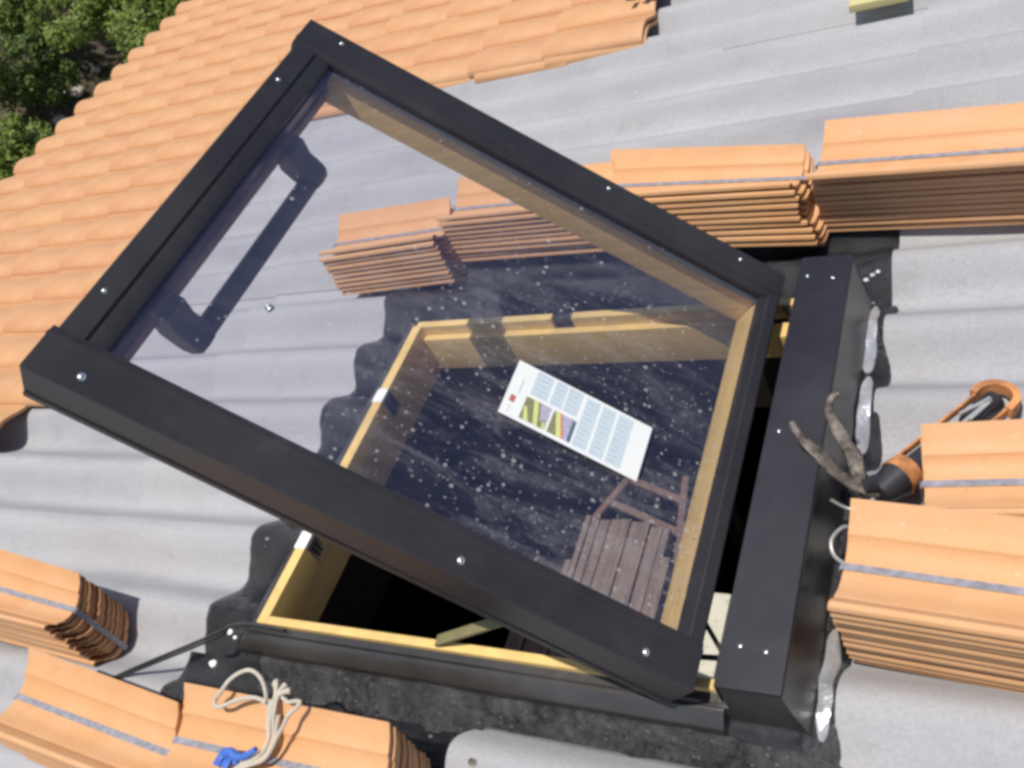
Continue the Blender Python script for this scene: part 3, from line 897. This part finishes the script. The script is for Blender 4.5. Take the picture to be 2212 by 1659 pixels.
def make_bundle(u0, v_mid, L, w0, w1, ztop, n, rz, label, recess=0.0, gap=0.0142, strap_end=0, shift=None, strap=True):
    """u0: left end, v_mid: centre line at the left end, ztop: trough height of the top tile"""
    root = obj('tile_bundle', None); root.empty_display_size = 0.05
    zb = ztop - (n - 1) * gap - 0.012
    root.matrix_world = M @ Matrix.Translation((u0, v_mid, zb)) @ Matrix.Rotation(rz, 4, 'Z')
    tag(root, label, 'roof tiles', 'strapped bundles of terracotta tiles lying on the roof')
    me = bundle_tile(L, w0, w1, 0)
    for i in range(n):
        o = obj('tile', me, root)
        j = rnd.uniform
        dx = j(-0.004, 0.004) if i else 0; dy = recess + j(-0.0018, 0.0018) if i else 0
        if shift: 
            ex = shift(i); dx += ex[0]; dy += ex[1]
        o.location = (dx, dy, ztop - zb - i * gap + (j(-0.001, 0.001) if i else 0))
        o.rotation_euler = (0, 0, j(-0.006, 0.006) if i else 0)
    if strap:
        m = MB(); y0 = 0.0; sw = 0.0054; zt = ztop - zb
        rows = []
        pts = []
        def zat(t, y):
            w = w0 + (w1 - w0) * t; yy = y / w + 0.5
            for (a, za), (b, zb_) in zip(BP, BP[1:]):
                if a <= yy <= b: return (za + (zb_ - za) * (yy - a) / (b - a)) * (0.75 + 0.25 * w / 0.168)
            return 0
        yc = 0.0
        for k in range(13):
            t = k / 12
            pts.append((L * t, zt + zat(t, yc) + 0.0022, t))
        dn = zt - (n - 1) * gap - 0.013
        def rowat(x, z, nx, nz):
            tt = 0.0012
            return [Vector((x, yc - sw, z)), Vector((x, yc + sw, z)), Vector((x - nx * tt, yc + sw, z - nz * tt)), Vector((x - nx * tt, yc - sw, z - nz * tt))]
        rows = [rowat(-0.006, dn, -1, 0), rowat(-0.006, pts[0][1] - 0.004, -1, 0.2), rowat(-0.002, pts[0][1], -.5, 0.8)]
        rows += [rowat(x, z, 0, 1) for x, z, t in pts[1:-1]]
        rows += [rowat(L + 0.002, pts[-1][1], .5, .8), rowat(L + 0.006, pts[-1][1] - 0.004, 1, .2), rowat(L + 0.006, dn, 1, 0)]
        m.loft(rows, 'strap')
        so = obj('strap', m.mesh('strap'), root)
    return root
ja = [(rnd.uniform(-.002, .012), 0) for _ in range(14)]
make_bundle(-0.404, 1.618, 0.44, 0.170, 0.160, 0.162, 12, rad(-6), 'deep-shaded tile bundle beyond the skylight cap, furthest right at the top', shift=lambda i: (0, 0.001 * i), recess=0.019)
make_bundle(-0.862, 1.638, 0.452, 0.158, 0.118, 0.162, 10, rad(-8), 'tile bundle with fanned lower tiles just beyond the far sash rail', recess=-0.004, shift=lambda i: (-0.010 if 0 < i < 6 else 0.004 * (i - 5), -0.002 * i))
make_bundle(-1.300, 1.646, 0.435, 0.150, 0.135, 0.150, 10, rad(-3), 'tile bundle behind the glass beside the black membrane, right of its pair', recess=-0.006)
make_bundle(-1.648, 1.572, 0.352, 0.148, 0.140, 0.142, 10, rad(2), 'leftmost tile bundle behind the glass, dipping strap on top', recess=-0.006, shift=lambda i: (0.0, -0.001 * i))
make_bundle(-0.256, 0.700, 0.44, 0.168, 0.160, 0.156, 12, rad(-4.5), 'big tile bundle against the skylight head, nearest on the right', recess=-0.002, shift=lambda i: (0.0006 * i, 0.001 * i))
make_bundle(-0.163, 0.842, 0.44, 0.150, 0.150, 0.156, 10, rad(4), 'tile bundle lying over the caulking gun tail at the right edge', recess=-0.004)
make_bundle(-2.128, 0.496, 0.44, 0.150, 0.120, 0.166, 11, rad(-4), 'tile bundle at the left edge with its dark strapped end showing', recess=0.0, shift=lambda i: (0.004 * (i % 3 == 1), 0.0))
make_bundle(-1.690, 0.285, 0.44, 0.158, 0.140, 0.165, 10, rad(-4), 'tile bundle in the lower left corner, wide curved end')
make_bundle(-1.248, 0.276, 0.42, 0.158, 0.148, 0.170, 10, rad(1.0), 'tile bundle under the cream rope at the bottom edge')

# ---------------------------------------------------------------- rope and blue clip
mb = MB()
loop = [(-1.054, 0.344, 0.215), (-1.056, 0.363, 0.235), (-1.068, 0.376, 0.245), (-1.087, 0.381, 0.25), (-1.105, 0.374, 0.25), (-1.123, 0.361, 0.245), (-1.138, 0.344, 0.235), (-1.154, 0.335, 0.222), (-1.152, 0.327, 0.218), (-1.136, 0.328, 0.22), (-1.115, 0.337, 0.225), (-1.09, 0.344, 0.23), (-1.07, 0.348, 0.23), (-1.050, 0.346, 0.225)]
mainr = [(-1.059, 0.378, 0.22), (-1.044, 0.366, 0.22), (-1.041, 0.352, 0.222), (-1.04, 0.334, 0.215), (-1.039, 0.318, 0.207), (-1.036, 0.304, 0.2), (-1.039, 0.286, 0.195), (-1.051, 0.272, 0.192), (-1.067, 0.259, 0.190), (-1.08, 0.246, 0.190)]
side = [(-1.036, 0.364, 0.22), (-1.014, 0.354, 0.222), (-0.992, 0.355, 0.23), (-0.978, 0.353, 0.235), (-0.98, 0.345, 0.235), (-0.993, 0.332, 0.23), (-1.0, 0.316, 0.222), (-1.011, 0.304, 0.212), (-1.02, 0.288, 0.202), (-1.03, 0.272, 0.197), (-1.05, 0.262, 0.195), (-1.07, 0.252, 0.192)]
RB = Thing('rope', (-1.05, 0.31, 0.185), 'cream cord coiled and knotted on the tiles at the bottom edge', 'rope')
def cord(pts, off=(0, 0, 0), r=0.0032):
    m = MB(); m.tube([Vector(p) + Vector(off) for p in pts], r, 'rope', 8); return m
RB.part('cord', cord(loop)); RB.part('cord', cord(mainr)); RB.part('cord', cord(side))
RB.part('cord', cord([(p[0] + 0.0065, p[1] + 0.001, p[2] - 0.002 + 0.003 * math.sin(i)) for i, p in enumerate(mainr[1:])]))
RB.part('cord', cord([(p[0] - 0.0062, p[1], p[2] - 0.003 + 0.003 * math.cos(i)) for i, p in enumerate(mainr[2:])]))
RB.part('cord', cord([(p[0] + 0.012 - 0.002 * i, p[1] + 0.002, p[2] - 0.004) for i, p in enumerate(mainr[3:])]))
for (a, b) in (((-1.041, 0.358, 0.222), (-1.050, 0.380, 0.226)), ((-1.040, 0.360, 0.222), (-1.030, 0.378, 0.224)), ((-1.038, 0.358, 0.224), (-1.014, 0.370, 0.226))):
    m = MB(); m.tube([a, [(a[i] + b[i]) / 2 + 0.002 for i in range(3)], b], lambda t: 0.003 + 0.0022 * t, 'rope', 7); RB.part('frayed_end', m)
mb = MB()
mb.tube([(-1.118, 0.250, 0.188), (-1.116, 0.262, 0.190), (-1.110, 0.272, 0.192)], lambda t: 0.0085 - 0.002 * t, 'blue', 8)
mb.tube([(-1.116, 0.268, 0.190), (-1.097, 0.272, 0.196), (-1.085, 0.268, 0.196), (-1.067, 0.270, 0.198), (-1.044, 0.282, 0.206)], lambda t: 0.0085 - 0.004 * t, 'blue', 8)
mb.tube([(-1.085, 0.266, 0.194), (-1.082, 0.258, 0.190)], 0.005, 'blue', 8)
mb.box((-1.118, 0.250, 0.184), (-1.096, 0.273, 0.190), 'blue', 0.002)
single('blue_clip', mb, (-1.10, 0.262, 0.184), 'bright blue plastic strap piece held in the cream rope', 'clip')

# black cable
mb = MB()
mb.tube([(-1.74, 0.330, 0.030), (-1.611, 0.392, 0.052), (-1.525, 0.426, 0.070), (-1.395, 0.476, 0.095), (-1.335, 0.500, 0.110), (-1.303, 0.510, 0.114), (-1.262, 0.5135, 0.1125), (-1.20, 0.513, 0.1085)], 0.0032, 'cable', 8)
mb.tube([(-1.74, 0.326, 0.030), (-1.611, 0.388, 0.049), (-1.525, 0.421, 0.066), (-1.395, 0.471, 0.090), (-1.342, 0.492, 0.104)], 0.0028, 'cable', 8)
single('cable', mb, (-1.45, 0.45, 0.03), 'thin black twin cable running from the left tiles to the skylight corner', 'cable')
mb = MB()
mb.tube([(-1.98, 0.16, 0.03), (-1.90, 0.205, 0.05), (-1.80, 0.235, 0.045), (-1.70, 0.25, 0.03)], 0.003, 'cable', 8)
single('cable', mb, (-1.85, 0.22, 0.03), 'short black cable end under the corner tile bundle', 'cable')

# pale board at the top edge
mb = MB(); mb.box((-0.442, 2.392, 0.060), (-0.300, 2.56, 0.080), 'board', 0.0015)
b_ = MB()
o = single('wood_board', mb, (-0.37, 2.47, 0.06), 'pale yellow-green board offcut on the grey sheets at the top edge', 'board')

# ---------------------------------------------------------------- caulking gun
G = Thing('caulking_gun', (-0.17, 0.95, 0.04), 'orange caulking gun with dirty metal handles wedged behind the tile bundles', 'caulking gun')
A_ = Vector((-0.208, 0.888, 0.105)); B_ = Vector((-0.072, 1.079, 0.075))
ax = (B_ - A_).normalized(); upv = Vector((0, 0, 1)); sd = ax.cross(upv).normalized(); upv = sd.cross(ax).normalized()
Lg = (B_ - A_).length; rg = 0.027
def gp(t, s, n): return A_ + ax * t + sd * s + upv * n
def cyl(t0, t1, r0, r1, key, mbx, seg=18, hollow=0.0):
    rows = []
    for t, r in ((t0, r0), (t1, r1)):
        rows.append([gp(t, r * math.cos(2 * math.pi * k / seg), r * math.sin(2 * math.pi * k / seg)) for k in range(seg)])
    if hollow:
        for t, r in ((t1, r1 - hollow), (t0, r0 - hollow)):
            rows.append([gp(t, r * math.cos(2 * math.pi * k / seg), r * math.sin(2 * math.pi * k / seg)) for k in range(seg)])
        rows.append(rows[0]); mbx.loft(rows, key, caps=False)
    else: mbx.loft(rows, key)
m = MB(); cyl(0.0, 0.024, rg + .003, rg + .001, 'orange', m, hollow=0.003); G.part('collar', m)
m = MB(); cyl(-0.040, 0.0, rg * .72, rg + .001, 'cart', m); G.part('gun_body', m)
for sgn in (-1, 1):
    m = MB(); m.bar(gp(0.020, sgn * rg, 0.0), gp(Lg - 0.02, sgn * rg, 0.0), 0.004, 0.013, 'orange', up=upv, bev=0.001); G.part('cradle_rail', m)
m = MB()
pts = [gp(Lg - 0.030, -rg, 0)] + [gp(Lg - 0.02 + rg * math.sin(a), -rg * math.cos(a), 0.002) for a in [math.pi * i / 10 for i in range(11)]] + [gp(Lg - 0.030, rg, 0)]
rows = []
for i, p in enumerate(pts):
    d = (pts[min(i + 1, len(pts) - 1)] - pts[max(i - 1, 0)]).normalized(); w = d.cross(upv).normalized()
    rows.append([p + w * 0.002 + upv * 0.010, p - w * 0.009 + upv * 0.010, p - w * 0.009 - upv * 0.010, p + w * 0.002 - upv * 0.010])
m.loft(rows, 'orange'); G.part('end_loop', m)
m = MB(); cyl(0.026, 0.12, rg * .62, rg * .60, 'cart', m); cyl(Lg - 0.085, Lg - 0.020, rg * .5, rg * .66, 'cart', m); G.part('cartridge', m)
m = MB(); m.tube([gp(-0.05, 0, 0), gp(Lg - 0.035, 0.004, 0.016)], 0.0032, 'silver', 8, False)
m.bar(gp(Lg - 0.09, -0.008, 0.019), gp(Lg - 0.036, 0.004, 0.020), 0.004, 0.004, 'silver'); m.bar(gp(Lg - 0.09, 0.010, 0.0185), gp(Lg - 0.045, 0.009, 0.020), 0.004, 0.004, 'silver')
G.part('push_rod', m)
m = MB(); m.tube([gp(-0.05, 0, 0), gp(-0.07, -.0, -0.005), Vector((-0.272, 0.829, 0.108)), Vector((-0.293, 0.829, 0.128))], 0.0022, 'silver', 7)
m.tube([Vector((-0.262, 0.80, 0.10)), Vector((-0.274, 0.790, 0.115)), Vector((-0.286, 0.766, 0.118)), Vector((-0.281, 0.744, 0.112)), Vector((-0.262, 0.735, 0.10))], 0.003, 'silver', 7)
G.part('rod_hook', m)
def flatblade(pts, wd, th, key):
    mbx = MB(); P = [Vector(p) for p in pts]; rows = []
    Q = []
    for i in range(len(P) - 1):
        p0 = P[max(i - 1, 0)]; p1 = P[i]; p2 = P[i + 1]; p3 = P[min(i + 2, len(P) - 1)]
        for k in range(4):
            t = k / 4
            Q.append(0.5 * ((2 * p1) + (-p0 + p2) * t + (2 * p0 - 5 * p1 + 4 * p2 - p3) * t * t + (-p0 + 3 * p1 - 3 * p2 + p3) * t ** 3))
    Q.append(P[-1]); n = len(Q)
    for i, p in enumerate(Q):
        d = (Q[min(i + 1, n - 1)] - Q[max(i - 1, 0)]).normalized(); w = d.cross(Vector((0, 0, 1))).normalized(); up = w.cross(d)
        t = i / (n - 1); ww = wd[0] + (wd[1] - wd[0]) * t
        q = noise.noise(p * 60) * 0.002; ww *= 1 + .35 * noise.noise(p * 45)
        rows.append([p + w * ww + up * th * .4, p + w * ww * .6 + up * (th + q), p - w * ww * .6 + up * (th + q), p - w * ww + up * th * .4, p - w * ww - up * th, p + w * ww - up * th])
    mbx.loft(rows, key); return mbx
G.part('trigger', flatblade([(-0.348, 0.917, 0.202), (-0.340, 0.903, 0.198), (-0.329, 0.891, 0.190), (-0.306, 0.877, 0.172), (-0.282, 0.859, 0.152), (-0.252, 0.852, 0.128)], (0.0052, 0.0105), 0.0028, 'dirty'), sharp=60)
G.part('grip', flatblade([(-0.286, 0.974, 0.202), (-0.296, 0.968, 0.200), (-0.300, 0.952, 0.192), (-0.288, 0.926, 0.180), (-0.272, 0.904, 0.162), (-0.260, 0.885, 0.150), (-0.252, 0.857, 0.130), (-0.235, 0.862, 0.112)], (0.0042, 0.0150), 0.0032, 'dirty'), sharp=60)
m = MB(); m.tube([(-0.252, 0.853, 0.128), (-0.235, 0.868, 0.115), (-0.215, 0.882, 0.105)], lambda t: 0.013 + 0.006 * t, 'cart', 12); G.part('gun_body', m)

# ---------------------------------------------------------------- ground and garden below the eave
def gh(x, y): return 0.18 * noise.noise(Vector((x * .35, y * .35, 0))) + 0.05 * noise.noise(Vector((x * 1.7, y * 1.7, 2)))
m = MB(); vs = []; fs = []
xs = [-160, -80, -40, -24] + [-16 + .4 * i for i in range(31)] + [-2, 10, 40, 160]
ys = [-160, -60, -20, -6] + [-2 + .4 * i for i in range(41)] + [18, 30, 70, 160]
for x in xs:
    for y in ys: vs.append((x, y, gh(x, y) if abs(x) < 30 and abs(y) < 30 else 0))
n = len(ys)
for i in range(len(xs) - 1):
    for j in range(n - 1): fs.append([i * n + j, (i + 1) * n + j, (i + 1) * n + j + 1, i * n + j + 1])
m.add(vs, fs, 'soil')
tag(obj('ground', m.mesh('ground')), kind='structure')

def make_bush(loc, r, hgt, seed, leaf, nleaf, label, ls=0.035, cat='bush', name='bush'):
    rr = random.Random(seed)
    root = obj(name, None, None, Matrix.Translation(loc)); tag(root, label, cat, 'garden bushes below the eave')
    tr = MB(); cl = []
    for k in range(7):
        a = rr.uniform(0, 6.28); q = r * rr.uniform(.3, .8)
        tip = Vector((math.cos(a) * q, math.sin(a) * q, hgt * rr.uniform(.6, .95)))
        tr.tube([(0, 0, -0.1), tip * .35 + Vector((0, 0, .1)), tip * .7 + Vector((rr.uniform(-.1, .1), rr.uniform(-.1, .1), 0)), tip], lambda t: 0.018 * (1 - t) + 0.004, 'bark', 6)
        for j in range(5):
            c2 = tip * rr.uniform(.55, 1.05) + Vector((rr.gauss(0, .28 * r), rr.gauss(0, .28 * r), rr.gauss(0, .14 * hgt)))
            cl.append((c2, rr.uniform(.12, .28) * r * 1.2)); 
            tr.tube([tip * .6, (tip * .6 + c2) / 2, c2], lambda t: 0.005 * (1 - t) + 0.002, 'bark', 5, False)
    obj('trunk', tr.mesh('trunk'), root)
    vs = []; fs = []
    for i in range(nleaf):
        c2, cr = rr.choice(cl)
        d = Vector((rr.gauss(0, 1), rr.gauss(0, 1), rr.gauss(0, .8))).normalized() * cr * rr.uniform(.35, 1.25) ** .6
        p = c2 + d
        if p.z < 0.05: p.z = 0.05 + rr.random() * .1
        nn = (d.normalized() * .6 + Vector((0, 0, .7)) + Vector((rr.gauss(0, .5), rr.gauss(0, .5), rr.gauss(0, .3)))).normalized()
        a = nn.orthogonal().normalized(); a.rotate(Matrix.Rotation(rr.uniform(0, 6.28), 3, nn)); b = nn.cross(a)
        s = ls * rr.uniform(.6, 1.35)
        o0 = len(vs)
        vs += [p - a * s, p + b * s * .48 - nn * s * .1, p + a * s - nn * s * .25, p - b * s * .48 - nn * s * .1]
        fs += [[o0, o0 + 1, o0 + 2], [o0, o0 + 2, o0 + 3]]
    me = bpy.data.meshes.new('crown'); me.from_pydata([tuple(v) for v in vs], [], fs); me.materials.append(MAT[leaf])
    obj('crown', me, root)
    return root
make_bush((-7.05, 7.55, 0), 0.74, 1.2, 3, 'leafb', 11000, 'tall light green bush at the top, touching the highest visible tile steps', 0.030)
make_bush((-7.75, 7.75, 0), 0.62, 1.1, 31, 'leafb', 7500, 'mid green bush at the top edge, left of the tall light green one', 0.028)
make_bush((-8.02, 6.42, 0), 0.50, 0.9, 5, 'leafa', 7500, 'rounded green bush at the left edge above the pale stones', 0.027)
make_bush((-8.55, 7.35, 0), 0.46, 1.0, 8, 'leafb', 6000, 'bright green bush cut by the top left corner of the picture', 0.029)
make_bush((-7.32, 5.42, 0), 0.46, 0.68, 12, 'leafb', 7000, 'low yellow-green bush at the left edge beside the lowest tile steps', 0.028)
make_bush((-7.85, 5.35, 0), 0.45, 0.5, 15, 'leafc', 2600, 'low grey-green bush left of the yellow-green one, mostly out of the picture', 0.028)
make_bush((-8.9, 8.9, 0), 0.9, 1.2, 21, 'leafa', 6000, 'dark bush furthest away behind the others', 0.032)
def rock(x, y, r, seed, label):
    bm = bmesh.new(); bmesh.ops.create_icosphere(bm, subdivisions=3, radius=1)
    for v in bm.verts:
        v.co *= 1 + .28 * noise.noise(v.co * 1.3 + Vector((seed, 0, 0))) + .06 * noise.noise(v.co * 5)
        v.co = Vector((v.co.x * r, v.co.y * r * .75, v.co.z * r * .5))
    m = MB(); m.from_bm(bm, 'rock')
    tag(obj('rock', m.mesh('rock'), None, Matrix.Translation((x, y, gh(x, y) + r * .2))), label, 'rock', 'pale stones among the bushes')
rock(-7.86, 6.86, .12, 1, 'largest pale stone lying in the gap between the bushes')
rock(-7.72, 6.42, .095, 4, 'pinkish pale stone just below the largest one')
rock(-7.90, 7.33, .065, 9, 'small pale stone in the dark gap near the tile steps')
rock(-7.74, 5.98, .08, 13, 'whitish stone above the low yellow-green bush')
rock(-7.66, 7.52, .07, 17, 'flat pale stone under the tall light green bush')
# ground cover: short grass and leaf litter
rr = random.Random(99); vs = []; fs = []
for i in range(24000):
    x = rr.uniform(-11, -5.2); y = rr.uniform(3.2, 11)
    if noise.noise(Vector((x * .9, y * .9, 7))) < -0.02: continue
    s = rr.uniform(.02, .05); a = rr.uniform(0, 6.28); z = gh(x, y)
    p = Vector((x, y, z)); d = Vector((math.cos(a), math.sin(a), 0)) * s; up = Vector((rr.gauss(0, .4) * s, rr.gauss(0, .4) * s, s * rr.uniform(.6, 2)))
    o0 = len(vs); vs += [p - d * .4, p + d * .4, p + up + d * .5]; fs.append([o0, o0 + 1, o0 + 2])
me = bpy.data.meshes.new('ground_cover'); me.from_pydata([tuple(v) for v in vs], [], fs); me.materials.append(MAT['leafc'])
tag(obj('ground_cover', me), 'sparse weeds on the soil between bushes', 'weeds', kind='stuff')
print('tiles', nt)
